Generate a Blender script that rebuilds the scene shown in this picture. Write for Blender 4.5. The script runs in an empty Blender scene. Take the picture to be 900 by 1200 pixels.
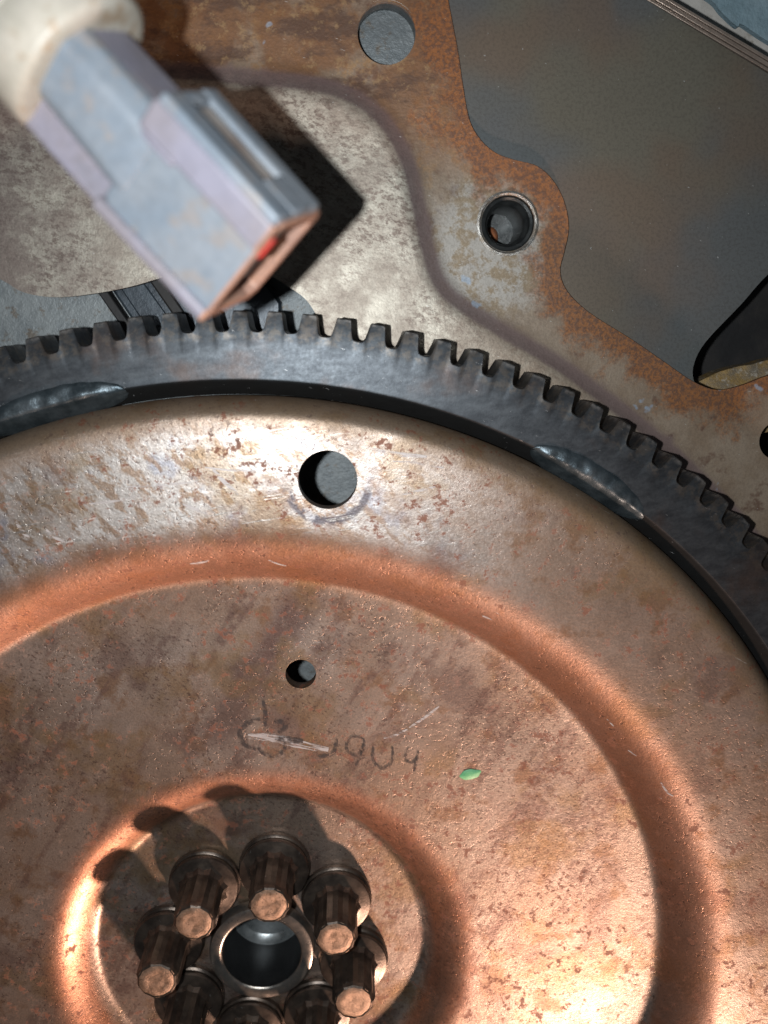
import bpy, bmesh, math, random
from math import sin, cos, pi, radians, hypot, atan2, sqrt
from mathutils import Matrix, Vector, geometry, noise
random.seed(7)
scene = bpy.context.scene
COL = scene.collection

# ------------------------------------------------------------------ frame
# Everything is modelled in millimetres in the drive plate's own frame
# (x right, y up, z out of the engine towards the viewer) and stood upright.
S = 0.00125
PLATE = Matrix.Translation((0, 0, 0.6)) @ Matrix.Rotation(pi / 2, 4, 'X') @ Matrix.Scale(S, 4)
def W(p): return PLATE @ Vector(p)

# ------------------------------------------------------------------ camera
CAM = Vector((21.651, 140.019, 160.263))
AX = Vector((0.9992, 0.0, 0.04001)); AY = Vector((0.00813, 0.97914, -0.20305)); AZ = Vector((-0.03918, 0.20321, 0.97835))
cd = bpy.data.cameras.new('camera'); cam = bpy.data.objects.new('camera', cd); COL.objects.link(cam)
rot = Matrix((AX, AY, AZ)).transposed()
cam.matrix_world = Matrix.Translation(W(CAM)) @ (Matrix.Rotation(pi / 2, 3, 'X') @ rot).to_4x4()
cd.sensor_fit = 'VERTICAL'; cd.sensor_height = 24.0; cd.lens = 24.0 * 980 / 1200
cd.clip_start = 0.005; cd.clip_end = 20
cd.dof.use_dof = True; cd.dof.focus_distance = 176 * S; cd.dof.aperture_fstop = 7.0
scene.camera = cam

# ------------------------------------------------------------------ light
w = bpy.data.worlds.new('World'); scene.world = w; w.use_nodes = True
bg = w.node_tree.nodes['Background']; bg.inputs[0].default_value = (0.62, 0.68, 0.75, 1); bg.inputs[1].default_value = 0.05

def lamp(name, kind, loc, power, color, size, target=None):
    l = bpy.data.lights.new(name, kind); o = bpy.data.objects.new(name, l); COL.objects.link(o)
    l.energy = power; l.color = color
    if kind in ('POINT', 'SPOT'): l.shadow_soft_size = size
    if kind == 'AREA': l.size = size
    o.location = W(loc)
    if target is not None:
        o.rotation_euler = (W(target) - W(loc)).to_track_quat('-Z', 'Y').to_euler()
    return o
# the phone's own flash, beside the lens
FL = CAM + AX * -15.0 + AY * -1.5
lamp('phone_flash', 'POINT', FL, 1.85, (0.94, 0.98, 1.0), 1.6 * S)
# a warm work lamp standing low to the lower right
WL = Vector((226, -424, 206))
wl = lamp('work_lamp', 'SPOT', WL, 37.0, (1.0, 0.66, 0.50), 20 * S, (22, -6, -5)); wl.data.spot_size = radians(32); wl.data.spot_blend = 1.0

vs = scene.view_settings
vs.view_transform = 'Standard'; vs.look = 'None'; vs.exposure = 0.0; vs.gamma = 1.0; vs.use_curve_mapping = False

# ------------------------------------------------------------------ node helpers
class NT:
    def __init__(s, name):
        s.m = bpy.data.materials.new(name); s.m.use_nodes = True
        s.t = s.m.node_tree; s.t.nodes.clear()
        s.out = s.t.nodes.new('ShaderNodeOutputMaterial'); s.b = s.t.nodes.new('ShaderNodeBsdfPrincipled')
        s.t.links.new(s.b.outputs[0], s.out.inputs[0])
        s.co = s.t.nodes.new('ShaderNodeTexCoord').outputs['Object']
    def put(s, sock, v):
        if isinstance(v, bpy.types.NodeSocket): s.t.links.new(v, sock)
        elif isinstance(v, tuple) and len(v) == 3 and sock.type == 'RGBA': sock.default_value = v + (1,)
        else: sock.default_value = v
    def math(s, op, a, b=0.0, c=0.0, clamp=False):
        n = s.t.nodes.new('ShaderNodeMath'); n.operation = op; n.use_clamp = clamp
        for i, v in enumerate((a, b, c)): s.put(n.inputs[i], v)
        return n.outputs[0]
    def mapv(s, sc=(1, 1, 1), rot=(0, 0, 0), loc=(0, 0, 0), vec=None):
        if rot != (0, 0, 0):                    # turn first, then stretch
            q = s.t.nodes.new('ShaderNodeMapping'); s.put(q.inputs[0], vec or s.co); q.inputs[2].default_value = rot
            vec = q.outputs[0]; rot = (0, 0, 0)
        n = s.t.nodes.new('ShaderNodeMapping'); s.put(n.inputs[0], vec or s.co)
        n.inputs[1].default_value = loc; n.inputs[2].default_value = rot; n.inputs[3].default_value = sc
        return n.outputs[0]
    def noise(s, scale, detail=4, rough=.55, vec=None, dist=0.0):
        n = s.t.nodes.new('ShaderNodeTexNoise'); s.put(n.inputs['Vector'], vec or s.co)
        n.inputs['Scale'].default_value = scale; n.inputs['Detail'].default_value = detail
        n.inputs['Roughness'].default_value = rough; n.inputs['Distortion'].default_value = dist
        return n.outputs[0]
    def ss(s, v, lo, hi):                       # smooth step between lo and hi
        n = s.t.nodes.new('ShaderNodeMapRange'); n.interpolation_type = 'SMOOTHSTEP'
        s.put(n.inputs[0], v); n.inputs[1].default_value = lo; n.inputs[2].default_value = hi
        return n.outputs[0]
    def mix(s, f, a, b):
        n = s.t.nodes.new('ShaderNodeMix'); n.data_type = 'RGBA'
        s.put(n.inputs[0], f); s.put(n.inputs[6], a); s.put(n.inputs[7], b)
        return n.outputs[2]
    def sep(s, vec=None):
        n = s.t.nodes.new('ShaderNodeSeparateXYZ'); s.put(n.inputs[0], vec or s.co); return n.outputs
    def mul(s, *a):
        r = a[0]
        for x in a[1:]: r = s.math('MULTIPLY', r, x)
        return r
    def bump(s, h, strength, dist):
        n = s.t.nodes.new('ShaderNodeBump'); n.inputs['Strength'].default_value = strength
        n.inputs['Distance'].default_value = dist * S; s.put(n.inputs['Height'], h)
        s.t.links.new(n.outputs[0], s.b.inputs['Normal']); return n
    def dist2(s, x, y):                         # distance from a point in the plate's plane
        o = s.sep(); dx = s.math('SUBTRACT', o[0], x); dy = s.math('SUBTRACT', o[1], y)
        return s.math('SQRT', s.math('ADD', s.math('MULTIPLY', dx, dx), s.math('MULTIPLY', dy, dy)))
    def fin(s, col, rough, metal, spec=.5):
        s.put(s.b.inputs['Base Color'], col); s.put(s.b.inputs['Roughness'], rough); s.put(s.b.inputs['Metallic'], metal)
        s.b.inputs['Specular IOR Level'].default_value = spec
        return s.m

def streak(n, ang, lng, fine, seed=0.0):
    v = n.mapv(sc=(1 / lng, 1 / fine, 1), rot=(0, 0, ang), loc=(seed, seed * .7, seed * .3))
    return n.noise(1.0, 3, .6, v)

def mat_disc():
    n = NT('weathered_drive_plate_steel')
    r = n.dist2(0, 0); o = n.sep()
    big = n.noise(.035, 4, .6); mid = n.noise(.12, 5, .65); fin = n.noise(1.1, 4, .7)
    c = n.mix(n.ss(big, .38, .62), (.39, .295, .235), (.45, .37, .32))
    c = n.mix(n.mul(n.ss(mid, .52, .66), .75), c, (.235, .135, .075))
    # greyer, scuffed outer land
    land = n.math('MULTIPLY', n.ss(r, 101, 107), n.math('SUBTRACT', 1.0, n.ss(r, 119, 128)))
    lft = n.math('SUBTRACT', 1.0, n.ss(n.math('ADD', o[0], n.math('MULTIPLY', mid, 30.0)), 30, 75))
    c = n.mix(n.mul(land, lft, n.ss(n.noise(.16, 5, .7, n.mapv(loc=(9, 4, 2))), .30, .54), .9), c, (.52, .49, .465))
    c = n.mix(n.mul(land, lft, n.ss(n.noise(.11, 4, .6, n.mapv(loc=(31, 14, 2))), .56, .68), .7), c, (.30, .31, .37))
    c = n.mix(n.mul(land, lft, n.ss(streak(n, .9, 5.0, 2.2, 11.0), .50, .60), .65), c, (.25, .135, .06))
    c = n.mix(n.mul(land, lft, n.ss(n.noise(.5, 6, .8, n.mapv(sc=(.5, 1.3, 1), rot=(0, 0, .5))), .53, .62), .75), c, (.66, .645, .63))
    # heat purple
    c = n.mix(n.mul(n.ss(n.noise(.07, 4, .6, n.mapv(loc=(40, 3, 1))), .53, .66), .6), c, (.215, .145, .125))
    # purple-brown diagonal stain on the inner land
    d = n.math('ABSOLUTE', n.math('ADD', n.math('MULTIPLY', n.math('SUBTRACT', o[0], 2.0), .86), n.math('MULTIPLY', n.math('SUBTRACT', o[1], 72.0), -.51)))
    d = n.math('ADD', d, n.math('MULTIPLY', n.math('SUBTRACT', mid, .5), 9.0))
    seg = n.mul(n.math('SUBTRACT', 1.0, n.ss(d, 1.5, 6.5)), n.ss(o[1], 50, 58), n.math('SUBTRACT', 1.0, n.ss(r, 88, 92)))
    c = n.mix(n.mul(seg, .62), c, (.16, .10, .09))
    dg = n.mul(n.ss(streak(n, -1.03, 34.0, 5.0, 21.0), .50, .62), n.math('SUBTRACT', 1.0, n.ss(r, 88, 92)))
    c = n.mix(n.mul(dg, n.ss(n.noise(.4, 5, .75, n.mapv(loc=(2, 2, 7))), .40, .56), .62), c, (.185, .115, .10))
    yl = n.ss(n.noise(.055, 4, .65, n.mapv(loc=(90, 31, 7))), .52, .64)
    c = n.mix(n.mul(yl, .5), c, (.30, .20, .10))
    # rust on the two drawn bends, its tint also carrying the lamp's orange
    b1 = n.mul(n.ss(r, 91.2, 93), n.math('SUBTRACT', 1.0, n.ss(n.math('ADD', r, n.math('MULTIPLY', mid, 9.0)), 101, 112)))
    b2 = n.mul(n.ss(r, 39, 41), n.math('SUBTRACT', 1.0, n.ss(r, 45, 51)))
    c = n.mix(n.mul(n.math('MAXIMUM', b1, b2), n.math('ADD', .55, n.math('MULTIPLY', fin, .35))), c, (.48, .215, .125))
    # brown rim
    rim = n.ss(n.math('ADD', r, n.math('MULTIPLY', mid, 9.0)), 125, 131.5)
    c = n.mix(n.mul(rim, .8), c, (.155, .10, .055))
    # rust blotches and dark pits
    bl = n.mul(n.ss(n.noise(.42, 5, .72, n.mapv(loc=(5, 17, 3))), .565, .62), n.ss(n.noise(.05, 2, .5, n.mapv(loc=(70, 1, 3))), .38, .50))
    c = n.mix(n.mul(bl, .85), c, (.17, .06, .032))
    pit = n.mul(n.ss(n.noise(1.0, 3, .6, n.mapv(loc=(2, 8, 30))), .60, .64), n.ss(n.noise(.05, 3, .6, n.mapv(loc=(7, 91, 3))), .40, .56))
    c = n.mix(n.mul(pit, .55), c, (.10, .06, .05))
    fl = n.mul(n.ss(n.noise(1.5, 4, .75, n.mapv(sc=(.7, 1.2, 1), rot=(0, 0, .6), loc=(4, 4, 4))), .565, .615), n.math('SUBTRACT', 1.0, n.ss(r, 88, 92)), n.ss(n.noise(.045, 3, .6, n.mapv(loc=(17, 9, 3))), .36, .55))
    c = n.mix(n.mul(fl, .7), c, (.10, .062, .055))
    # contact marks round the big hole
    dh = n.dist2(17.22, 113.68)
    ring = n.mul(n.ss(dh, 7.0, 7.5), n.math('SUBTRACT', 1.0, n.ss(dh, 8.4, 9.2)))
    low = n.math('SUBTRACT', 1.0, n.ss(o[1], 110.5, 113.5))
    c = n.mix(n.mul(ring, low, n.ss(n.noise(.35, 3, .6, n.mapv(loc=(3, 3, 3))), .40, .50), .85), c, (.10, .09, .105))
    # bright scratches
    sc = n.mul(n.ss(streak(n, .55, 6.0, .32), .70, .75), n.ss(n.noise(.06, 2, .5, n.mapv(loc=(1, 51, 3))), .42, .6))
    sc2 = n.mul(n.ss(streak(n, -.15, 9.0, .6, 5.0), .60, .68), land, lft)
    scr = n.math('MAXIMUM', sc, sc2)
    c = n.mix(n.mul(scr, .8), c, (.66, .62, .58))
    # fine grain
    g = n.noise(2.6, 3, .7)
    c = n.mix(n.mul(n.ss(g, .42, .60), .45), c, n.mix(.5, c, (.06, .042, .036)))
    ro = n.math('ADD', .32, n.math('MULTIPLY', mid, .20)); ro = n.math('ADD', ro, n.math('MULTIPLY', bl, .2))
    ro = n.math('SUBTRACT', ro, n.mul(scr, .12))
    h = n.math('ADD', n.math('MULTIPLY', fin, .55), n.math('MULTIPLY', g, .35)); h = n.math('SUBTRACT', h, n.math('MULTIPLY', pit, .25))
    h = n.math('ADD', h, n.math('MULTIPLY', big, 1.0))
    n.bump(h, .45, .22)
    return n.fin(c, ro, n.math('SUBTRACT', .87, n.mul(n.math('MAXIMUM', bl, rim), .45)))

def mat_gear():
    n = NT('dark_gear_steel')
    r = n.dist2(0, 0)
    a = n.noise(.35, 5, .7, n.mapv(sc=(.6, 1.3, 1), rot=(0, 0, -.2))); f = n.noise(1.4, 4, .7)
    c = n.mix(n.ss(a, .3, .7), (.034, .039, .045), (.068, .077, .086))
    c = n.mix(n.mul(n.ss(r, 139.2, 140.6), n.ss(n.noise(.5, 4, .7), .45, .6), .4), c, (.15, .125, .10))
    c = n.mix(n.mul(n.ss(n.noise(.07, 4, .6), .5, .7), .5), c, (.085, .055, .042))
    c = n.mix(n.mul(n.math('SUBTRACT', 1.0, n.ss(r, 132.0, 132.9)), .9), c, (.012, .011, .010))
    c = n.mix(n.mul(n.ss(r, 143.9, 144.9), n.ss(n.noise(.6, 4, .7, n.mapv(loc=(5, 5, 5))), .40, .60), .7), c, (.26, .25, .24))
    sp = n.ss(streak(n, .35, 2.2, .35, 3.0), .715, .75)
    c = n.mix(n.mul(sp, .7), c, (.50, .50, .50))
    n.bump(f, .22, .08)
    return n.fin(c, n.math('ADD', n.math('ADD', .34, n.math('MULTIPLY', f, .22)), n.mul(n.math('SUBTRACT', 1.0, n.ss(r, 132.0, 132.9)), .35)), .8)

def mat_plate():
    n = NT('rusty_engine_plate_steel')
    o = n.sep(); big = n.noise(.04, 4, .6); mid = n.noise(.14, 5, .65); fin = n.noise(1.2, 4, .7)
    inside = n.ss(o[2], -15.75, -14.95)
    flatt = n.mix(n.ss(mid, .36, .62), (.42, .385, .325), (.32, .275, .23))
    mott = n.ss(n.noise(.75, 6, .8, n.mapv(sc=(.6, 1, 1), rot=(0, 0, .2))), .47, .58)
    flatt = n.mix(n.mul(mott, n.ss(n.noise(.06, 4, .6, n.mapv(loc=(8, 8, 8))), .32, .62), .8), flatt, (.135, .095, .078))
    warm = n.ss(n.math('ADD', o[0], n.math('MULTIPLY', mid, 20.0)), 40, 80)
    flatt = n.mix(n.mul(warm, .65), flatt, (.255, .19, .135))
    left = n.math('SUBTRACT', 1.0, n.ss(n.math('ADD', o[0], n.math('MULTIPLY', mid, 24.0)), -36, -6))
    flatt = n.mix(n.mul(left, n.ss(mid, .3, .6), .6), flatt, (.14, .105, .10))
    rust = n.mix(n.ss(n.noise(.1, 5, .65, n.mapv(loc=(3, 3, 9))), .40, .62), (.245, .19, .14), (.20, .145, .10))
    rust = n.mix(n.mul(n.ss(n.noise(.2, 5, .7, n.mapv(loc=(13, 3, 9))), .50, .62), n.ss(o[1], 160, 182), .6), rust, (.29, .155, .05))
    rust = n.mix(n.mul(n.ss(n.noise(.13, 4, .7, n.mapv(loc=(33, 3, 9))), .55, .66), .8), rust, (.10, .05, .032))
    TOPDARK = n.ss(n.noise(.11, 5, .7, n.mapv(sc=(.6, 1.2, 1), loc=(61, 3, 9))), .47, .60)
    rust = n.mix(n.mul(n.ss(n.math('ADD', o[1], n.math('MULTIPLY', mid, 22.0)), 178, 200), n.ss(n.noise(.09, 4, .65, n.mapv(loc=(2, 6, 1))), .36, .52), .85), rust, (.17, .082, .035))
    rust = n.mix(n.mul(TOPDARK, n.ss(o[1], 172, 190), .85), rust, (.085, .048, .032))
    rust = n.mix(n.mul(n.ss(n.noise(.3, 5, .75, n.mapv(loc=(23, 13, 9))), .54, .64), n.ss(o[1], 168, 186), .6), rust, (.30, .20, .10))
    lug = n.math('SUBTRACT', 1.0, n.ss(n.math('ADD', n.dist2(50.5, 158.0), n.math('MULTIPLY', mid, 8.0)), 13, 21))
    grey = n.mix(n.ss(n.noise(.3, 5, .7), .45, .6), (.36, .34, .31), (.25, .19, .12))
    rust = n.mix(n.mul(lug, .85), rust, grey)
    ed = n.t.nodes.new('ShaderNodeAttribute'); ed.attribute_name = 'edge'
    e1 = n.math('SUBTRACT', 1.0, n.ss(n.math('ADD', ed.outputs['Fac'], n.math('MULTIPLY', n.noise(.13, 5, .72), 26.0)), 16.0, 22.0))
    rust = n.mix(n.mul(e1, .95), rust, n.mix(n.ss(fin, .4, .6), (.25, .098, .03), (.13, .06, .033)))
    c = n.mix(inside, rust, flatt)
    band = n.mul(n.ss(o[2], -15.95, -15.6), n.math('SUBTRACT', 1.0, n.ss(o[2], -15.1, -14.85)))
    c = n.mix(n.mul(band, .8), c, (.15, .105, .105))
    bl = n.mul(n.ss(n.noise(.13, 3, .6, n.mapv(loc=(1, 77, 4))), .665, .70), n.math('SUBTRACT', 1.0, inside))
    c = n.mix(n.mul(bl, .7), c, (.26, .33, .42))
    sp = n.ss(streak(n, .25, 1.8, .35, 8.0), .72, .755)
    c = n.mix(n.mul(sp, .8), c, (.62, .62, .60))
    g = n.noise(2.4, 3, .7)
    c = n.mix(n.mul(n.ss(g, .42, .62), .35), c, n.mix(.5, c, (.05, .04, .035)))
    n.bump(n.math('ADD', n.math('MULTIPLY', fin, .6), n.math('MULTIPLY', mid, .7)), .45, .25)
    return n.fin(c, n.math('ADD', .40, n.math('MULTIPLY', mid, .25)), n.math('ADD', .25, n.math('MULTIPLY', inside, .35)))

def mat_simple(name, a, b, scale, rough, metal, bump=.3, bd=.2, streaks=0.0, third=None):
    n = NT(name)
    oi = n.t.nodes.new('ShaderNodeObjectInfo').outputs['Random']
    v = n.t.nodes.new('ShaderNodeVectorMath'); v.operation = 'ADD'; n.put(v.inputs[0], n.co)
    cx = n.t.nodes.new('ShaderNodeCombineXYZ'); n.put(cx.inputs[0], n.math('MULTIPLY', oi, 400.0)); n.put(cx.inputs[1], n.math('MULTIPLY', oi, 170.0))
    n.put(v.inputs[1], cx.outputs[0]); vv = v.outputs[0]
    x = n.noise(scale, 5, .65, vv); f = n.noise(scale * 7, 4, .7, vv)
    c = n.mix(n.ss(x, .35, .65), a, b)
    if third: c = n.mix(n.mul(n.ss(n.noise(scale * 2.3, 4, .65, vv), .55, .66), .85), c, third)
    if streaks:
        s_ = n.ss(n.noise(1.0, 3, .6, n.mapv(sc=(.5, 2.4, 1), rot=(0, 0, .3), vec=vv)), .70, .75)
        c = n.mix(n.mul(s_, streaks), c, (.6, .6, .58))
    c = n.mix(n.mul(n.ss(f, .4, .65), .25), c, n.mix(.5, c, (.02, .02, .02)))
    n.bump(n.math('ADD', f, x), bump, bd)
    return n.fin(c, n.math('ADD', rough, n.math('MULTIPLY', n.math('SUBTRACT', x, .5), .25)), metal)

M = {}
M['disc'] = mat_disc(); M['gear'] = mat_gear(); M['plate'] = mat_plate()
def mat_block():
    n = NT('dull_grey_block_face'); a = n.noise(.022, 3, .5, n.mapv(loc=(3, 1, 0))); b = n.noise(.03, 3, .5, n.mapv(loc=(40, 9, 0)))
    c = n.mix(n.ss(a, .42, .58), (.105, .115, .118), (.135, .13, .105)); c = n.mix(n.mul(n.ss(b, .45, .62), .7), c, (.14, .105, .078))  # olive and brown patches paint a soft sheen into the colour
    f = n.noise(1.6, 4, .7); c = n.mix(n.mul(n.ss(f, .45, .62), .25), c, (.045, .04, .036))
    sp = n.ss(n.noise(1.0, 2, .5, n.mapv(sc=(.9, 1.5, 1), rot=(0, 0, .6))), .755, .775); c = n.mix(n.mul(sp, .6), c, (.4, .42, .42))
    n.bump(n.math('ADD', n.math('MULTIPLY', a, 4.0), n.math('MULTIPLY', f, .5)), .15, .25)
    return n.fin(c, n.math('ADD', .30, n.math('MULTIPLY', b, .25)), .35)
M['block'] = mat_block()
M['floor'] = mat_simple('blue_grey_casting', (.16, .18, .19), (.23, .25, .255), .12, .50, .3, .5, .4, .4, (.14, .115, .09))
M['weld'] = mat_simple('dark_weld_metal', (.06, .08, .093), (.13, .16, .18), .2, .36, .8, .25, .3)
M['bolt'] = mat_simple('oiled_black_bolt_steel', (.055, .043, .036), (.11, .085, .068), .25, .34, .75, .3, .12, .3)
M['boltend'] = mat_simple('brown_bolt_end_steel', (.21, .135, .09), (.31, .21, .15), .6, .42, .6, .6, .2, .5, (.14, .085, .055))  # browner and lighter than the sides of the bolts
M['hub'] = mat_simple('machined_hub_steel', (.19, .18, .17), (.27, .24, .21), .4, .30, .85, .3, .1)
M['bore'] = mat_simple('black_bore_wall', (.010, .010, .011), (.02, .02, .021), .3, .42, .4)
M['borefloor'] = mat_simple('polished_bore_bottom', (.27, .30, .31), (.42, .45, .46), .3, .3, .8, .2, .1)
M['black'] = mat_simple('plain_black_casting', (.008, .008, .009), (.018, .016, .015), .1, .6, .1)
M['starter'] = mat_simple('black_blue_starter_paint', (.022, .030, .040), (.05, .065, .08), .15, .38, .3, .3, .2, .4)
M['lip'] = mat_simple('rusty_casting_lip', (.19, .16, .12), (.30, .19, .06), .25, .55, .2, .6, .4, .3, (.40, .36, .30))
M['rust'] = mat_simple('orange_rust_scale', (.30, .10, .035), (.20, .07, .03), .6, .7, 0, .6, .3)
M['bush'] = mat_simple('dark_bush_steel', (.055, .06, .062), (.10, .105, .105), .4, .36, .7, .4, .15, .5)
M['chamfer'] = mat_simple('bright_rubbed_steel', (.42, .41, .39), (.26, .22, .18), .5, .35, .8, .6, .2)
M['plastic'] = mat_simple('grey_connector_plastic', (.145, .175, .21), (.18, .20, .225), .11, .48, 0, .2, .12, .12, (.20, .185, .18))
M['lav'] = mat_simple('grimy_lavender_plastic', (.19, .185, .23), (.18, .165, .185), .11, .5, 0, .2, .12, .12)
M['latch'] = mat_simple('dirty_latch_plastic', (.25, .20, .175), (.33, .30, .28), .3, .55, 0, .4, .15)
M['copper_rim'] = mat_simple('grimy_copper_lit_plastic', (.34, .19, .13), (.25, .15, .115), .35, .55, 0, .4, .15, 0, (.20, .10, .07))  # grimy rim plastic, the warm lamp's copper light mixed into its colour
M['red'] = mat_simple('red_seal_rubber', (.55, .03, .02), (.40, .03, .025), .3, .45, 0)
M['cream'] = mat_simple('cream_rubber_boot', (.30, .28, .235), (.36, .33, .285), .12, .5, 0, .3, .15, 0, (.25, .18, .115))
M['pale'] = mat_simple('pale_grey_backing', (.40, .38, .35), (.50, .475, .44), .05, .7, 0, .4, .4, .1, (.17, .14, .10))
M['blue'] = mat_simple('blue_grey_cloth', (.17, .25, .29), (.24, .32, .36), .06, .75, 0, .6, .8)
M['gasket1'] = mat_simple('bright_shim_steel', (.62, .50, .42), (.45, .36, .30), .2, .32, .8, .2, .1)
M['gasket2'] = mat_simple('dark_gasket_layer', (.03, .027, .025), (.06, .055, .05), .2, .5, .3)
M['green'] = mat_simple('green_paint', (.10, .36, .16), (.14, .42, .20), .5, .5, 0, .4, .15)

def mat_ink():
    n = NT('faded_marker_ink'); a = n.noise(.9, 4, .7); n.b.inputs['Alpha'].default_value = 1
    n.put(n.b.inputs['Alpha'], n.math('MULTIPLY', n.ss(a, .34, .60), .74))
    return n.fin((.035, .028, .028), .6, .1)
M['ink'] = mat_ink()
def mat_smear():
    n = NT('pale_scuff'); a = streak(n, .25, 4.0, .5, 2.0)
    n.put(n.b.inputs['Alpha'], n.math('MULTIPLY', n.ss(a, .36, .6), .75))
    return n.fin((.52, .50, .50), .5, .3)
M['smear'] = mat_smear()

M['chip'] = mat_simple('bare_bright_metal', (.70, .58, .47), (.6, .5, .4), .5, .4, .5)
# ------------------------------------------------------------------ mesh helpers
def obj(name, me, mat, parent=None, top=None, sharp=35):
    if isinstance(me, bmesh.types.BMesh):
        bm = me; me = bpy.data.meshes.new(name); bmesh.ops.recalc_face_normals(bm, faces=bm.faces); bm.to_mesh(me); bm.free()
    for p in me.polygons: p.use_smooth = True
    if sharp: me.set_sharp_from_angle(angle=radians(sharp))
    if not me.materials: me.materials.append(M[mat])
    o = bpy.data.objects.new(name, me); COL.objects.link(o)
    if parent is None: o.matrix_world = PLATE
    else: o.parent = parent
    return o
def thing(name, label, cat, loc=(0, 0, 0), kind=None):
    o = bpy.data.objects.new(name, None); COL.objects.link(o); o.matrix_world = PLATE @ Matrix.Translation(loc)
    o.empty_display_size = 5
    o['label'] = label
    if cat: o['category'] = cat
    if kind: o['kind'] = kind
    return o
def bevel(o, width, seg=2, ang=40):
    m = o.modifiers.new('edge', 'BEVEL'); m.width = width; m.segments = seg; m.limit_method = 'ANGLE'; m.angle_limit = radians(ang)
    m.use_clamp_overlap = True
    return o
def circle(cx, cy, r, n=40): return [(cx + r * cos(2 * pi * i / n), cy + r * sin(2 * pi * i / n)) for i in range(n)]
def spline(pts, per=5):
    out = []
    for i in range(len(pts) - 1):
        p0 = pts[max(i - 1, 0)]; p1 = pts[i]; p2 = pts[i + 1]; p3 = pts[min(i + 2, len(pts) - 1)]
        for k in range(per):
            t = k / per
            out.append(tuple(.5 * (2 * p1[j] + (p2[j] - p0[j]) * t + (2 * p0[j] - 5 * p1[j] + 4 * p2[j] - p3[j]) * t * t + (3 * p1[j] - p0[j] - 3 * p2[j] + p3[j]) * t ** 3) for j in range(len(p1))))
    out.append(tuple(pts[-1])); return out
def inside(p, poly):
    x, y = p; c = False; j = len(poly) - 1
    for i in range(len(poly)):
        xi, yi = poly[i]; xj, yj = poly[j]
        if (yi > y) != (yj > y) and x < (xj - xi) * (y - yi) / (yj - yi) + xi: c = not c
        j = i
    return c
def sheet(name, outer, holes, zf, thick, mat, parent, extra=(), step=None, sharp=35):
    """A sheet with an outline and holes, front surface at z = zf(x, y), real thickness."""
    pts = []; edges = []
    for loop in [outer] + list(holes):
        s0 = len(pts); pts += loop; k = len(loop)
        edges += [(s0 + i, s0 + (i + 1) % k) for i in range(k)]
    free = list(extra)
    if step:
        xs = [p[0] for p in outer]; ys = [p[1] for p in outer]
        x = min(xs)
        while x < max(xs):
            y = min(ys)
            while y < max(ys):
                free.append((x + random.uniform(-.2, .2) * step, y + random.uniform(-.2, .2) * step)); y += step
            x += step
    for p in free:
        if inside(p, outer) and not any(inside(p, h) for h in holes): pts.append(p)
    vv, ee, ff, *_ = geometry.delaunay_2d_cdt([Vector(p) for p in pts], edges, [], 0, 1e-5)
    bm = bmesh.new(); fv = [bm.verts.new((p.x, p.y, zf(p.x, p.y))) for p in vv]
    bv = [bm.verts.new((p.x, p.y, zf(p.x, p.y) - thick)) for p in vv]
    for f in ff:
        cx = sum(vv[i].x for i in f) / 3; cy = sum(vv[i].y for i in f) / 3
        if inside((cx, cy), outer) and not any(inside((cx, cy), h) for h in holes):
            bm.faces.new([fv[i] for i in f]); bm.faces.new([bv[i] for i in reversed(f)])
    bd = [e for e in bm.edges if len(e.link_faces) == 1 and e.verts[0].index < 1 << 30]
    bm.verts.index_update(); n = len(vv)
    for e in bd:
        a, b = e.verts[0].index, e.verts[1].index
        if a < n and b < n: bm.faces.new([fv[a], fv[b], bv[b], bv[a]])
    for v in [v for v in bm.verts if not v.link_faces]: bm.verts.remove(v)
    return obj(name, bm, mat, parent, sharp=sharp)
def lathe(prof, seg=64, closed=False, c=(0, 0), a0=0, a1=2 * pi):
    """Revolve (r, z) about the z axis through c."""
    bm = bmesh.new(); full = abs(a1 - a0 - 2 * pi) < 1e-6; k = seg if full else seg + 1
    rings = [[bm.verts.new((c[0] + r * cos(a0 + (a1 - a0) * i / seg), c[1] + r * sin(a0 + (a1 - a0) * i / seg), z)) for i in range(k)] for r, z in prof]
    pr = list(zip(rings, rings[1:])) + ([(rings[-1], rings[0])] if closed else [])
    for A, B in pr:
        for i in range(seg):
            j = (i + 1) % k
            try: bm.faces.new([A[i], A[j], B[j], B[i]])
            except ValueError: pass
    bmesh.ops.remove_doubles(bm, verts=bm.verts, dist=1e-5)
    return bm
def box(bm, x0, x1, y0, y1, z0, z1, mtx=None):
    v = [bm.verts.new((x, y, z)) for x in (x0, x1) for y in (y0, y1) for z in (z0, z1)]
    for f in ((0, 1, 3, 2), (4, 6, 7, 5), (0, 4, 5, 1), (2, 3, 7, 6), (0, 2, 6, 4), (1, 5, 7, 3)): bm.faces.new([v[i] for i in f])
    if mtx:
        for q in v: q.co = mtx @ q.co
def ribbon(path, width, zf, lift):
    """A brush stroke lying just above the surface zf."""
    bm = bmesh.new(); p = spline(path, 6); L = []; R_ = []
    for i, q in enumerate(p):
        a = p[max(i - 1, 0)]; b = p[min(i + 1, len(p) - 1)]
        d = Vector((b[0] - a[0], b[1] - a[1])); d = d.normalized() if d.length > 1e-6 else Vector((1, 0)); nrm = Vector((-d.y, d.x))
        t = i / (len(p) - 1); ww = width * .5 * (.55 + .45 * sin(pi * min(1, max(0, t)))) * (1 + .25 * noise.noise(Vector((q[0], q[1], 3))))
        for s, l in ((1, L), (-1, R_)):
            x, y = q[0] + nrm.x * ww * s, q[1] + nrm.y * ww * s
            l.append(bm.verts.new((x, y, zf(x, y) + lift)))
    for i in range(len(p) - 1): bm.faces.new([L[i], L[i + 1], R_[i + 1], R_[i]])
    return bm

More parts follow.
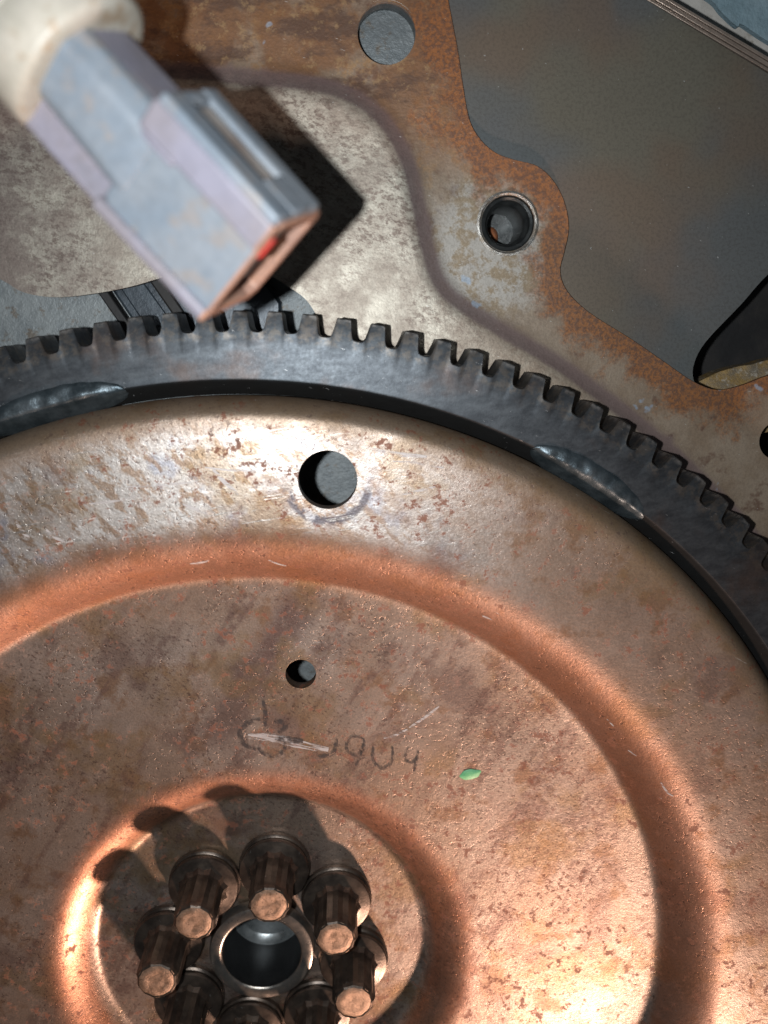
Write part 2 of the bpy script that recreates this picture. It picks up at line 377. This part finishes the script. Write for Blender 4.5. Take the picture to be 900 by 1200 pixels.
# ------------------------------------------------------------------ engine behind the plate
block = thing('engine_block', 'dull dark grey engine block face behind the rusty plate, with a black opening', 'engine', (0, 0, 0))
edge_line = [(70.1, 209.4), (79.5, 204.8), (105.4, 191.7), (133.3, 178.0)]
notch = spline([(126.8, 169.9), (110.2, 154.3), (103.8, 146.9), (97.0, 139.4), (94.8, 134.9), (94.9, 131.4), (97, 128.0)], 4)
outl = [(17.5, 158), (17.5, 233)] + edge_line + [(150, 171)] + notch + [(90, 118), (60, 126), (40, 140)]
sheet('rear_face', outl, [circle(53.75, 162.76, 4.6), circle(29.2, 197.56, 6.0)], lambda x, y: -17.5 + .2 * noise.noise(Vector((x * .03, y * .03, 0))), 6, 'block', block, step=6)
bm = bmesh.new(); box(bm, -150, 160, -150, 235, -60, -46); obj('casting_floor', bm, 'floor', block)
bm = bmesh.new(); box(bm, 88, 160, 110, 175, -45.8, -44); obj('opening_floor', bm, 'black', block)  # black floor paints in the dark depth of the opening
lipo = spline([(92, 127.5), (97.5, 128.6), (102, 131.0), (107, 133.0), (113, 134.2), (124, 135.2), (124, 122), (100, 118), (92, 127.5)], 4)[:-1]
sheet('opening_lip', lipo, [], lambda x, y: -27 + 1.2 * noise.noise(Vector((x * .25, y * .25, 2))) - .35 * (y - 126), 5, 'lip', block, step=1.6)
# floor of the starter opening, and the starter's nose seen in it
fo = [(-110, 120), (-110, 176), (30, 176), (30, 120)]
sheet('opening_wall', fo, [], lambda x, y: -28 + .5 * noise.noise(Vector((x * .08, y * .08, 5))), 3, 'floor', block, step=5)
st = thing('starter_motor', 'dark blue-black starter nose showing in the opening above the gear teeth', 'starter', (0, 0, 0))
def quadprism(q, z0, z1):
    bm = bmesh.new(); a = [bm.verts.new((x, y, z0)) for x, y in q]; b = [bm.verts.new((x, y, z1)) for x, y in q]
    bm.faces.new(a); bm.faces.new(b)
    for i in range(len(q)): bm.faces.new([a[i], a[(i + 1) % len(q)], b[(i + 1) % len(q)], b[i]])
    return bm
bevel(obj('nose_cone', quadprism([(-31.0, 154), (-20.5, 137), (7, 137), (7, 147.5), (2.5, 154)], -27.8, -24.6), 'starter', st), .6)
bevel(obj('flange_rib', quadprism([(-34.6, 154.5), (-23.4, 137), (-21.3, 137), (-32.2, 154.5)], -27.8, -23.9), 'black', st), .3)
bevel(obj('flange_rib', quadprism([(-22.4, 155), (-13.2, 141), (-10.6, 141), (-19.4, 155)], -24.6, -23.2), 'black', st), .4)
bevel(obj('nose_step', quadprism([(-28.2, 153), (-21.8, 142.6), (-15.4, 142.2), (-23.6, 154.5)], -24.6, -24.0), 'starter', st), .3)

# layered edge and what lies beyond it
bx = thing('shim_stack', 'thin bright and dark metal layers along the straight edge of the grey face', 'gasket', (0, 0, 0))
d = Vector((edge_line[3][0] - edge_line[0][0], edge_line[3][1] - edge_line[0][1])).normalized(); nn = Vector((-d.y, d.x)); p0 = Vector(edge_line[0]) - d * 30; p1 = Vector(edge_line[3]) + d * 20
for i, (o0, o1, z, m) in enumerate(((.03, .3, -18.6, 'gasket2'), (.3, .85, -17.7, 'gasket1'), (.88, 1.25, -18.9, 'gasket2'), (1.25, 2.0, -18.1, 'gasket1'), (2.03, 2.35, -19.2, 'gasket2'), (2.35, 3.0, -18.5, 'gasket1'))):
    q = [p0 + nn * o0, p1 + nn * o0, p1 + nn * o1, p0 + nn * o1]
    bevel(obj('layer', quadprism([tuple(v) for v in q], z - 5, z), m, bx), .1, 1)
back = obj('backing_surface', quadprism([(20, 228), (78, 200), (150, 164), (330, 90), (330, 380), (20, 380)], -46, -36), 'pale', None); back['kind'] = 'structure'; back['label'] = 'pale grey surface beyond the grey face'
bl = spline([(72, 226), (89.9, 215.4), (98.9, 210.7), (101.7, 208.2), (105.3, 205.6), (106.2, 206.1), (112.3, 202.8), (124.2, 197.2), (152, 182)], 4) + [(190, 240), (110, 275)]
bo = sheet('blue_cloth', bl, [], lambda x, y: -33.5 + .6 * noise.noise(Vector((x * .07, y * .07, 8))), 1.6, 'blue', None, step=4)
bo['label'] = 'blue-grey cloth with a ragged edge in the upper right corner'; bo['category'] = 'cloth'

# ------------------------------------------------------------------ rusty engine plate
right = spline([(37.4, 238), (39.2, 212.3), (41.0, 203.5), (43.0, 194.6), (44.1, 188.5), (45.5, 182.3), (47.7, 178.7), (50.8, 176.2), (54.6, 174.9), (59.4, 173.7), (63.0, 170.6), (65.3, 166.4), (66.2, 161.8), (65.5, 157.3), (64.8, 153.5), (66.4, 149.6), (71.2, 145.3), (80.5, 139.8), (88.0, 135.0), (94.2, 131.1), (99.5, 129.3), (104.6, 130.2), (110.3, 132.3), (121.1, 135.0), (140.0, 132.3), (160.2, 110.0)], 5)
cut = spline([(-110, 168), (-94.3, 166.7), (-70.9, 161.9), (-56.9, 155.9), (-47.4, 151.4), (-43.5, 149.1), (-37.7, 148.1), (-30.9, 148.6), (-22.4, 150.1), (-13.9, 152.4), (-4.6, 153.9), (3.9, 153.1), (9.4, 150.2), (13.1, 147.4), (15.5, 143.2), (16.4, 138.6), (16.3, 130.6)], 5)
emb = spline([(-130, 187), (-76.1, 188.4), (-53.9, 189.4), (-31.4, 190.7), (-12.1, 191.8), (4.1, 191.4), (15.5, 190.3), (23.7, 187.7), (30.3, 182.7), (35.1, 174.9), (37.5, 166.1), (39.5, 158.0), (42.6, 151.0), (50.6, 145.4), (62.3, 138.6), (73.4, 131.2), (84.8, 123.1), (98.6, 111.3), (113.1, 97.2), (130.9, 75.2), (150, 40)], 4)
embp = emb + [(150, -60), (-130, -60)]
def seg_d(p, poly):
    best = 1e9; px, py = p
    for (x0, y0), (x1, y1) in zip(poly, poly[1:]):
        dx, dy = x1 - x0, y1 - y0; t = max(0, min(1, ((px - x0) * dx + (py - y0) * dy) / (dx * dx + dy * dy + 1e-9)))
        q = (px - x0 - t * dx) ** 2 + (py - y0 - t * dy) ** 2
        if q < best: best = q
    return sqrt(best)
def zplate(x, y):
    d = seg_d((x, y), emb)
    if not inside((x, y), embp): d = -d
    t = max(0, min(1, (d + 1.4) / 6.6)); t = t * t * (3 - 2 * t)
    return -16.0 + 1.3 * t + .12 * noise.noise(Vector((x * .05, y * .05, 1)))
offs = []
for i in range(1, len(emb) - 1):
    a, b = emb[i - 1], emb[i + 1]; dx, dy = b[0] - a[0], b[1] - a[1]; L = hypot(dx, dy) or 1
    for o_ in (-1.8, -.6, .6, 1.8, 3.0, 4.2, 5.4): offs.append((emb[i][0] + dy / L * o_, emb[i][1] - dx / L * o_))
inner = [(122 * cos(radians(a)), 122 * sin(radians(a))) for a in range(80, -22, -4)]
outer = right + [(165, 60), (160, -50)] + inner[::-1] + cut[::-1] + [(-130, 175), (-130, 238)]
ep = thing('engine_plate', 'rust-stained brown sheet steel engine plate behind the ring gear', 'metal plate', (0, 0, 0))
sheet('plate', outer, [circle(29.2, 197.56, 5.6), circle(53.75, 162.76, 5.45), circle(113.84, 118.5, 4.2)], zplate, 1.0, 'plate', ep, extra=offs, step=3.0)
pl = [o for o in ep.children][0]; at = pl.data.attributes.new('edge', 'FLOAT', 'POINT')
at.data.foreach_set('value', [min(seg_d((v.co.x, v.co.y), right), 40) if v.co.x > 20 else 40 for v in pl.data.vertices])
# rubbed rims of the holes and the hollow dowel in one of them
obj('hole_rim', lathe([(5.55, -16.6), (5.62, -16.15), (5.95, -16.02), (6.25, -16.12), (6.3, -16.5)], 48, c=(29.2, 197.56)), 'chamfer', ep)
obj('hole_rim', lathe([(5.45, -16.6), (5.5, -15.9), (5.85, -15.7), (6.3, -15.85), (6.4, -16.5)], 48, c=(53.75, 162.76)), 'chamfer', ep)
obj('hole_wall', lathe([(5.62, -16.5), (5.7, -20.9)], 48, c=(29.2, 197.56)), 'bush', ep)
obj('hole_floor', lathe([(0, -20.6), (4, -20.65), (5.9, -20.8), (5.9, -22), (0, -22)], 40, c=(29.2, 197.56)), 'floor', ep)
dw = thing('dowel_bush', 'hollow dark steel dowel bush set in the lug of the plate', 'bush', (53.75, 162.76, 0))
obj('bush', lathe([(5.4, -24), (5.4, -16.4), (5.05, -16.0), (4.55, -16.3), (4.35, -17.5), (4.1, -17.8), (3.7, -19.2), (3.65, -30), (5.4, -30)], 48), 'bush', dw)
obj('bush_bottom', lathe([(0.0, -29.4), (2, -29.5), (4.3, -29.6), (4.3, -30.4), (0.0, -30.4)], 32), 'bush', dw)
bm = lathe([(0, -27.4), (.9, -27.6), (1.6, -28.2), (2.0, -29.4)], 20)
for v in bm.verts: v.co.x = v.co.x * .8 - 1.2; v.co.y = v.co.y * 1.1 - 1.2
obj('rust_scale', bm, 'rust', dw)

# ------------------------------------------------------------------ drive plate
fp = thing('flexplate', 'large dished rust-brown drive plate with a dark toothed ring gear', 'flywheel', (0, 0, 0))
ZL, ZI, ZH = 2.9, -6.9, -13.4
def zdisc_r(r):
    if r >= 125.4:
        t = min(1, (r - 125.4) / 3.9); return ZL - 6.3 * (1 - sqrt(max(0, 1 - t * t * .93)))
    if r >= 105.5: return ZL
    if r >= 92.0:
        t = (105.5 - r) / 13.5; return ZL + (ZI + .9 - ZL) * t ** 2.3
    if r >= 49.0: return ZI + (.9 * ((r - 80) / 12.0) ** 2 if r > 80 else 0)
    if r >= 38.6:
        t = (49.0 - r) / 10.4; s = t ** 2.3; return ZI + (ZH - ZI) * s
    return ZH
def zdisc(x, y):
    r = hypot(x, y); z = 0
    for k, wt in ((-.7, .2), (0, .6), (.7, .2)): z += wt * zdisc_r(max(0, min(129.3, r + k)))
    a = atan2(y, x)
    return z + .10 * noise.noise(Vector((x * .035, y * .035, 4)))
rings = [9.4, 11, 14, 18, 22, 26, 30, 33, 35.5] + [37 + .5 * i for i in range(27)] + [52, 56, 60, 64, 68, 71, 74, 78, 82, 85, 88, 90] + [90.8 + .6 * i for i in range(27)] + [109, 112, 115, 118, 120.5] + [122 + .7 * i for i in range(10)]
pts = []
for r in rings:
    k = 320 if r > 104 else (264 if r > 80 else (144 if r > 30 else 72)); ph = .5 * (rings.index(r) % 2)
    pts += [(r * cos(2 * pi * (i + ph) / k), r * sin(2 * pi * (i + ph) / k)) for i in range(k)]
hl = [circle(17.22, 113.68, 5.65, 48), circle(10.66, 70.34, 3.25, 36)]
pts = [p for p in pts if all(hypot(p[0] - cx, p[1] - cy) > rr for cx, cy, rr in ((17.22, 113.68, 6.1), (10.66, 70.34, 3.6)))]
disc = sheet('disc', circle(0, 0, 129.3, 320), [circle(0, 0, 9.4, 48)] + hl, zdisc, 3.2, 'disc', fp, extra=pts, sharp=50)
bevel(disc, .35, 2, 60)
# ring gear, one forging with 140 teeth
NT_ = 140; PH = 1.8545
def gear_bm():
    bm = bmesh.new(); prof = []
    pit = 2 * pi / NT_
    # angle offset (share of a pitch, from the root centre), radius
    half = [(0, 141.4), (.11, 141.45), (.175, 141.7), (.215, 142.3), (.245, 143.2), (.275, 144.2), (.30, 145.0), (.325, 145.15), (.42, 145.15)]
    tooth = half + [(1 - a, r) for a, r in half[::-1]][:-1]
    for k in range(NT_):
        for a, r in tooth: prof.append((PH + (k + a) * pit, r + random.uniform(-.05, .05)))
    n = len(prof)
    # rings of the section: bore chamfer, face, tooth face slightly sloped, back
    def ring(fr, fz): return [bm.verts.new((fr(r) * cos(a), fr(r) * sin(a), fz(r))) for a, r in prof]
    R1 = ring(lambda r: 129.6, lambda r: -10); R2 = ring(lambda r: 129.5, lambda r: -3.4); R3 = ring(lambda r: 131.9, lambda r: -.35); R3b = ring(lambda r: 132.5, lambda r: 0)
    R4 = ring(lambda r: 137, lambda r: 0); R4b = ring(lambda r: 140.3, lambda r: -.02)
    R5 = ring(lambda r: r - .22, lambda r: -.05 - .28 * max(0, r - 141.4)); R6 = ring(lambda r: r, lambda r: -.32 - .28 * max(0, r - 141.4)); R7 = ring(lambda r: r, lambda r: -10)
    for A, B in ((R1, R2), (R2, R3), (R3, R3b), (R3b, R4), (R4, R4b), (R4b, R5), (R5, R6), (R6, R7), (R7, R1)):
        for i in range(n): bm.faces.new([A[i], A[(i + 1) % n], B[(i + 1) % n], B[i]])
    return bm
obj('ring_gear', gear_bm(), 'gear', fp, sharp=28)
# weld beads joining the gear to the disc
def weld(a_c, a_half, seed):
    bm = bmesh.new(); n, k = 40, 14; rows = []
    for i in range(n + 1):
        t = i / n * 2 - 1; a = radians(a_c + t * a_half); env = max(0, 1 - abs(t) ** 2.6) ** .6
        row = []
        for j in range(k + 1):
            u = j / k * 2 - 1
            ro = 131.7 + u * (3.3 * env + .15) + .4 * env
            h = env * (1 - u * u) ** .7
            z = -.12 - max(0, 132.3 - ro) * .95 + h * 1.0 + .07 * h * sin(t * 30 + 2.2 * u * u + seed) + .25 * noise.noise(Vector((t * 6, u * 2, seed)))
            row.append(bm.verts.new((ro * cos(a), ro * sin(a), z)))
        rows.append(row)
    for i in range(n):
        for j in range(k): bm.faces.new([rows[i][j], rows[i + 1][j], rows[i + 1][j + 1], rows[i][j + 1]])
    return bm
obj('weld_bead', weld(105.2, 6.4, 1.0), 'weld', fp, sharp=0)
obj('weld_bead', weld(58.6, 5.9, 4.0), 'weld', fp, sharp=0)
# pilot boss in the middle
hub = obj('hub_boss', lathe([(9.2, -30), (9.2, -10.4), (9.45, -10.15), (9.8, -10.0), (11.5, -10.0), (11.9, -10.2), (12.1, -10.6), (12.3, -12.8)], 72), 'hub', fp)
obj('bore_wall', lathe([(9.15, -10.6), (9.1, -23), (9.1, -26)], 64), 'bore', hub)
obj('bore_bottom', lathe([(0, -26.3), (7.4, -26.0), (8.3, -25.2), (8.8, -24.4), (9.2, -24.3)], 64), 'borefloor', hub)
# bolts
def head_prof(n=12, r0=4.05, r1=4.85):
    out = []
    for i in range(n * 6):
        a = 2 * pi * i / (n * 6); q = abs(((i / 6) % 1) - .5) * 2
        out.append((a, r0 + (r1 - r0) * min(1, max(0, (q - .15) / .65))))
    return out
def bolt_head():
    bm = bmesh.new(); pr = []
    for k in range(12):                       # twelve-point head: flats meeting at crisp ridges
        pr += [(2 * pi * k / 12, 4.8), (2 * pi * (k + .5) / 12, 4.42)]
    n = len(pr)
    rows = [[bm.verts.new((r * k * cos(a), r * k * sin(a), z)) for a, r in pr] for k, z in ((1.2, 3.9), (1.04, 5.0), (1, 6.2), (1, 13.5), (.98, 14.0))]
    for k, z in ((.93, 14.7), (.86, 15.0)): rows.append([bm.verts.new(((min(r, 4.6)) * k * cos(a), (min(r, 4.6)) * k * sin(a), z)) for a, r in pr])
    for A, B in zip(rows, rows[1:]):
        for i in range(n): bm.faces.new([A[i], A[(i + 1) % n], B[(i + 1) % n], B[i]])
    return bm
def bolt_end():
    bm = bmesh.new(); rows = []
    for k in range(7):
        q = k / 6; row = []
        for i in range(36):
            a = 2 * pi * i / 36; r = 4.05 * q * (1 + .03 * sin(6 * a) * q)
            row.append(bm.verts.new((r * cos(a), r * sin(a), 15.1 - .35 * max(0, q - .7) / .3 + .09 * noise.noise(Vector((r * cos(a) * .7, r * sin(a) * .7, 3))) - (.1 if q < .55 else 0))))
        rows.append(row)
    for A, B in zip(rows, rows[1:]):
        for i in range(36):
            try: bm.faces.new([A[i], A[(i + 1) % 36], B[(i + 1) % 36], B[i]])
            except ValueError: pass
    bmesh.ops.remove_doubles(bm, verts=bm.verts, dist=1e-4)
    return bm
fl_o = None
for k in range(8):
    a = 1.411 + k * pi / 4
    if k == 0:
        b0 = obj('bolt', lathe([(7.9, 0), (8.15, .3), (8.2, .8), (8.2, 1.5), (7.9, 1.8), (7.75, 1.9), (7.9, 2.1), (7.95, 3.0), (7.7, 3.4), (7.0, 3.6), (6.0, 3.8), (5.4, 4.0), (4.2, 4.3), (0, 4.3)], 48), 'bolt', fp)
        h0 = obj('bolt_head', bolt_head(), 'bolt', b0, sharp=14); e0 = obj('bolt_end', bolt_end(), 'boltend', b0, sharp=0)
        b = b0
    else:
        b = b0.copy(); COL.objects.link(b); b.parent = fp
        for s in (h0, e0):
            c = s.copy(); COL.objects.link(c); c.parent = b
    b.location = (21.6 * cos(a), 21.6 * sin(a), ZH - .02); b.rotation_euler = (0, 0, random.uniform(0, 6.28))
# marks on the plate
SCR = [[(-4.3, 115.8), (0.3, 111.0)], [(-5.9, 116.2), (5.3, 115.7)], [(-20.5, 112.6), (-8.5, 113.4)], [(-10.3, 109.2), (-5.5, 106.7)], [(-27.9, 109.4), (-18.2, 111.0)], [(-41.7, 106.2), (-39.6, 102.8)], [(-36.3, 104.5), (-32.8, 101.9)], [(29.6, 117.2), (39.4, 115.8)], [(24.7, 119.7), (36.1, 118.0)], [(31.2, 110.6), (37.8, 112.2)], [(33.8, 57.7), (40.2, 62.5)], [(28.3, 55.3), (33.4, 57.3)]]
CHIP = [[(-10.1, 96.6), (-7.9, 96.9), (-6.3, 97.4)], [(5.3, 97.3), (7.3, 96.2), (8.7, 95.8)], [(47.9, 85.3), (49.8, 84.4)], [(74.7, 62.1), (76.2, 60.5)], [(86.6, 48.1), (88.0, 46.0), (89.2, 45.2)], [(79.7, 54.8), (81.4, 53.8)]]
for path, wd in (([(1.9, 60.2), (-.8, 59.3), (-2.5, 57.0), (-1.7, 54.4), (.8, 53.3)], .9), ([(1.2, 53.6), (2.4, 52.2), (4.4, 51.6), (6.6, 52.6), (7.1, 54.8)], .8), ([(2.6, 64.5), (3.0, 61.5), (2.8, 58.5)], .8), ([(4.9, 59.6), (6.6, 59.4), (7.2, 58.2), (5.6, 57.0)], .9),
                 ([(4.9, 55.8), (8.2, 55.2), (10.9, 54.9)], 1.15), ([(18.2, 55.4), (17.3, 52.0), (13.9, 51.1)], .7),
                 ([(23.7, 55.3), (21.9, 55.8), (20.4, 54.5), (20.4, 52.5), (21.9, 51.5), (23.5, 52.1), (24.1, 53.9), (23.9, 55.3)], .6), ([(23.9, 54), (23.2, 51.2), (22.2, 48.9)], .5),
                 ([(26.1, 53.4), (25.9, 50.6), (27.2, 48.5), (29.1, 48.5), (30.2, 50.5), (30.2, 53.3)], .65), ([(33.9, 53.2), (32.9, 50.3), (34.6, 49.6), (35.6, 50.6)], .55), ([(35.9, 52.2), (35.3, 49.6), (35.0, 47.2)], .55)):
    obj('marker_stroke', ribbon(path, wd * 1.25, zdisc, .10), 'ink', fp)
obj('scuff', ribbon([(-.9, 56.4), (4.5, 55.9), (10.0, 54.3), (16.3, 52.8)], 2.0, zdisc, .05), 'smear', fp)
for path in SCR:
    jx = random.uniform(-.5, .5); mid_ = ((path[0][0] + path[-1][0]) / 2 + jx, (path[0][1] + path[-1][1]) / 2 + random.uniform(-.4, .4))
    obj('scratch', ribbon([path[0], mid_, path[-1]], random.uniform(.35, .8), zdisc, .04), 'smear', fp)
for path in CHIP: obj('chip', ribbon(path, random.uniform(.3, .55), zdisc, .05), 'smear', fp)
bm = bmesh.new(); cv = bm.verts.new((47.3, 46.3, zdisc(47.3, 46.3) + .3)); rg = []; rg2 = []
for i in range(28):
    a = 2 * pi * i / 28; k = 1 + .2 * noise.noise(Vector((cos(a) * 1.5, sin(a) * 1.5, 2)))
    x, y = 2.35 * k * cos(a), 1.2 * k * sin(a); x, y = x * .99 - y * .1, y * .99 + x * .16
    rg.append(bm.verts.new((47.3 + x * .75, 46.3 + y * .75, zdisc(47.3 + x, 46.3 + y) + .24))); rg2.append(bm.verts.new((47.3 + x, 46.3 + y, zdisc(47.3 + x, 46.3 + y) + .02)))
for i in range(28):
    j = (i + 1) % 28; bm.faces.new([cv, rg[i], rg[j]]); bm.faces.new([rg[i], rg2[i], rg2[j], rg[j]])
pm = obj('paint_mark', bm, 'green', fp); pm['label'] = 'small green paint dab'

# ------------------------------------------------------------------ hanging connector
P0 = Vector((-12.9, 174.8, 51.0)); P1 = Vector((11.2, 148.9, 53.5)); U_ = (P1 - P0).normalized()
V_ = Vector((0, 0, 1)).cross(U_).normalized(); W_ = U_.cross(V_)
ROLL = radians(27)
A_ = V_ * cos(ROLL) + W_ * sin(ROLL); B_ = -V_ * sin(ROLL) + W_ * cos(ROLL)
cn = thing('wire_connector', 'grey plastic wire connector with cream rubber boot hanging over the plate', 'connector', P0)
cn.matrix_world = PLATE @ Matrix.Translation(P0) @ Matrix((A_, B_, U_)).transposed().to_4x4()
# in its own frame: x across, y towards the viewer's side, z along to the open tip
LEN = (P1 - P0).length
def oct_(ha, hb, ca, n=1):
    return [(ha, -hb + ca), (ha, hb - ca), (ha - ca, hb), (-ha + ca, hb), (-ha, hb - ca), (-ha, -hb + ca), (-ha + ca, -hb), (ha - ca, -hb)]
def loft(secs, caps=True):
    bm = bmesh.new(); rows = [[bm.verts.new((x, y, z)) for x, y in s] for s, z in secs]; n = len(rows[0])
    for A, B in zip(rows, rows[1:]):
        for i in range(n): bm.faces.new([A[i], A[(i + 1) % n], B[(i + 1) % n], B[i]])
    if caps: bm.faces.new(rows[0]); bm.faces.new(rows[-1])
    return bm
def base(h, l): return [(h, -6.0 + 2.4), (h, 3.2), (h - 1.0, 4.6), (-l + .4, 5.3), (-l, 4.6), (-l + .5, -3.2), (-l + 2.8, -6.0), (h - 2.4, -6.0)]
bevel(obj('rear_body', loft([(base(5.6, 8.1), -2), (base(5.9, 8.8), 17.4), (base(6.0, 8.5), 20.5)]), 'lav', cn), .5, 3, 20)
def spine(w0, hb): return [(5.8, 3.0), (5.8, hb - 2.4), (4.2, hb - .3), (3.4, hb), (w0 + .7, hb), (w0 - .4, hb - .5), (w0 - 2.2, 4.2), (w0 - 2.2, 3.0)]
bevel(obj('spine', loft([(spine(-2.2, 6.7), 1), (spine(-3.4, 6.9), 16.9), (spine(-4.2, 6.4), 19.4)]), 'plastic', cn), .4, 3, 20)
sh = bmesh.new()
o_ = oct_(7.9, 6.2, 1.2); i_ = oct_(6.8, 5.1, 1.0)
T0 = 17.4
rows = [[sh.verts.new((x, y, z)) for x, y in s] for s, z in ((i_, T0 + 6), (i_, LEN), (o_, LEN), (o_, T0 + 1.2), (oct_(7.4, 5.9, 1.2), T0))]
for A, B in zip(rows, rows[1:]):
    for i in range(8): sh.faces.new([A[i], A[(i + 1) % 8], B[(i + 1) % 8], B[i]])
sh.faces.new(rows[0]); sh.faces.new(rows[-1])
bevel(obj('housing', sh, 'plastic', cn), .3, 2, 30)
def bar(name, x0, x1, y0, y1, z0, z1, mat, bw=.3, parent=None):
    bm = bmesh.new(); box(bm, x0, x1, y0, y1, z0, z1); return bevel(obj(name, bm, mat, parent or cn), bw, 3, 30)
bar('rib', 3.9, 7.85, 6.0, 7.2, T0 - .6, LEN - .1, 'lav', .5)
bar('rib', -8.2, -6.5, 4.6, 6.9, T0 - .4, LEN - .1, 'lav', .5)
bar('rib', 3.0, 4.2, 5.6, 6.75, T0 - .2, T0 + 5, 'lav', .5)
cage = bar('latch_cage', 7.5, 8.9, 2.9, 6.9, T0 - .3, LEN - .15, 'plastic', .5)
bar('cage_bar', 7.5, 8.8, -5.0, -1.7, T0 - .7, LEN - .15, 'plastic', .6, cage)
bar('cage_bar', 7.5, 8.95, -1.8, 3.0, LEN - 5.4, LEN - .2, 'plastic', .4, cage)
bar('cage_bar', 7.5, 8.7, -1.8, 3.0, T0 - .5, T0 + 1.3, 'plastic', .5, cage)
bar('latch', 7.6, 8.2, -1.4, 1.5, T0 + 1.6, LEN - 5.6, 'latch', .3)
bevel(obj('seal', loft([(oct_(6.5, 4.8, 1.0), LEN - 4.5), (oct_(6.5, 4.8, 1.0), LEN - 2.6)]), 'black', cn), .3, 2)
bar('seal_tab', 2.6, 5.6, 4.0, 5.15, LEN - 2.8, LEN + .35, 'red', .2)
rm = bmesh.new(); ro_ = oct_(7.98, 6.28, 1.2); ri_ = oct_(6.75, 5.05, 1.0)
rws = [[rm.verts.new((x, y, z)) for x, y in q_] for q_, z in ((ri_, LEN - 1.6), (ri_, LEN + .12), (ro_, LEN + .12), (ro_, LEN - .35))]
for A, B in zip(rws, rws[1:]):
    for i in range(8): rm.faces.new([A[i], A[(i + 1) % 8], B[(i + 1) % 8], B[i]])
bevel(obj('rim', rm, 'copper_rim', cn), .2, 2, 30)
bar('rib_end', 3.95, 7.8, 6.1, 7.15, LEN - .6, LEN + .1, 'copper_rim', .3)
bar('rib_end', -8.15, -6.55, 4.7, 6.85, LEN - .6, LEN + .1, 'copper_rim', .3)
bt = [(0, 5.2), (8.0, 5.2), (8.9, 5.1), (9.5, 4.8), (9.75, 4.2), (9.7, 1.6), (9.6, -.6), (9.2, -1.1), (9.05, -1.6), (9.5, -2.1), (9.75, -2.6), (9.75, -5.6), (9.6, -7.2), (8.9, -7.8), (8.7, -8.3), (9.1, -8.9), (9.2, -11.4), (8.4, -12.2), (6.2, -12.8), (0, -12.8)]
bevel(obj('rubber_boot', lathe(bt, 56), 'cream', cn, sharp=50), .1, 1, 60)
cw = bmesh.new(); path = spline([(0, 0, -12), (0, 1, -22), (-3, 4, -40), (-10, 10, -70), (-20, 20, -110)], 6); rows = []
for i, q in enumerate(path):
    a = Vector(path[max(i - 1, 0)]); b = Vector(path[min(i + 1, len(path) - 1)]); dd = (b - a).normalized(); s1 = dd.cross(Vector((0, 1, .2))).normalized(); s2 = dd.cross(s1)
    rr_ = 5.2 + .5 * (i % 2)
    rows.append([cw.verts.new(Vector(q) + s1 * rr_ * cos(2 * pi * j / 20) + s2 * rr_ * sin(2 * pi * j / 20)) for j in range(20)])
for A, B in zip(rows, rows[1:]):
    for i in range(20): cw.faces.new([A[i], A[(i + 1) % 20], B[(i + 1) % 20], B[i]])
obj('conduit', cw, 'black', cn)
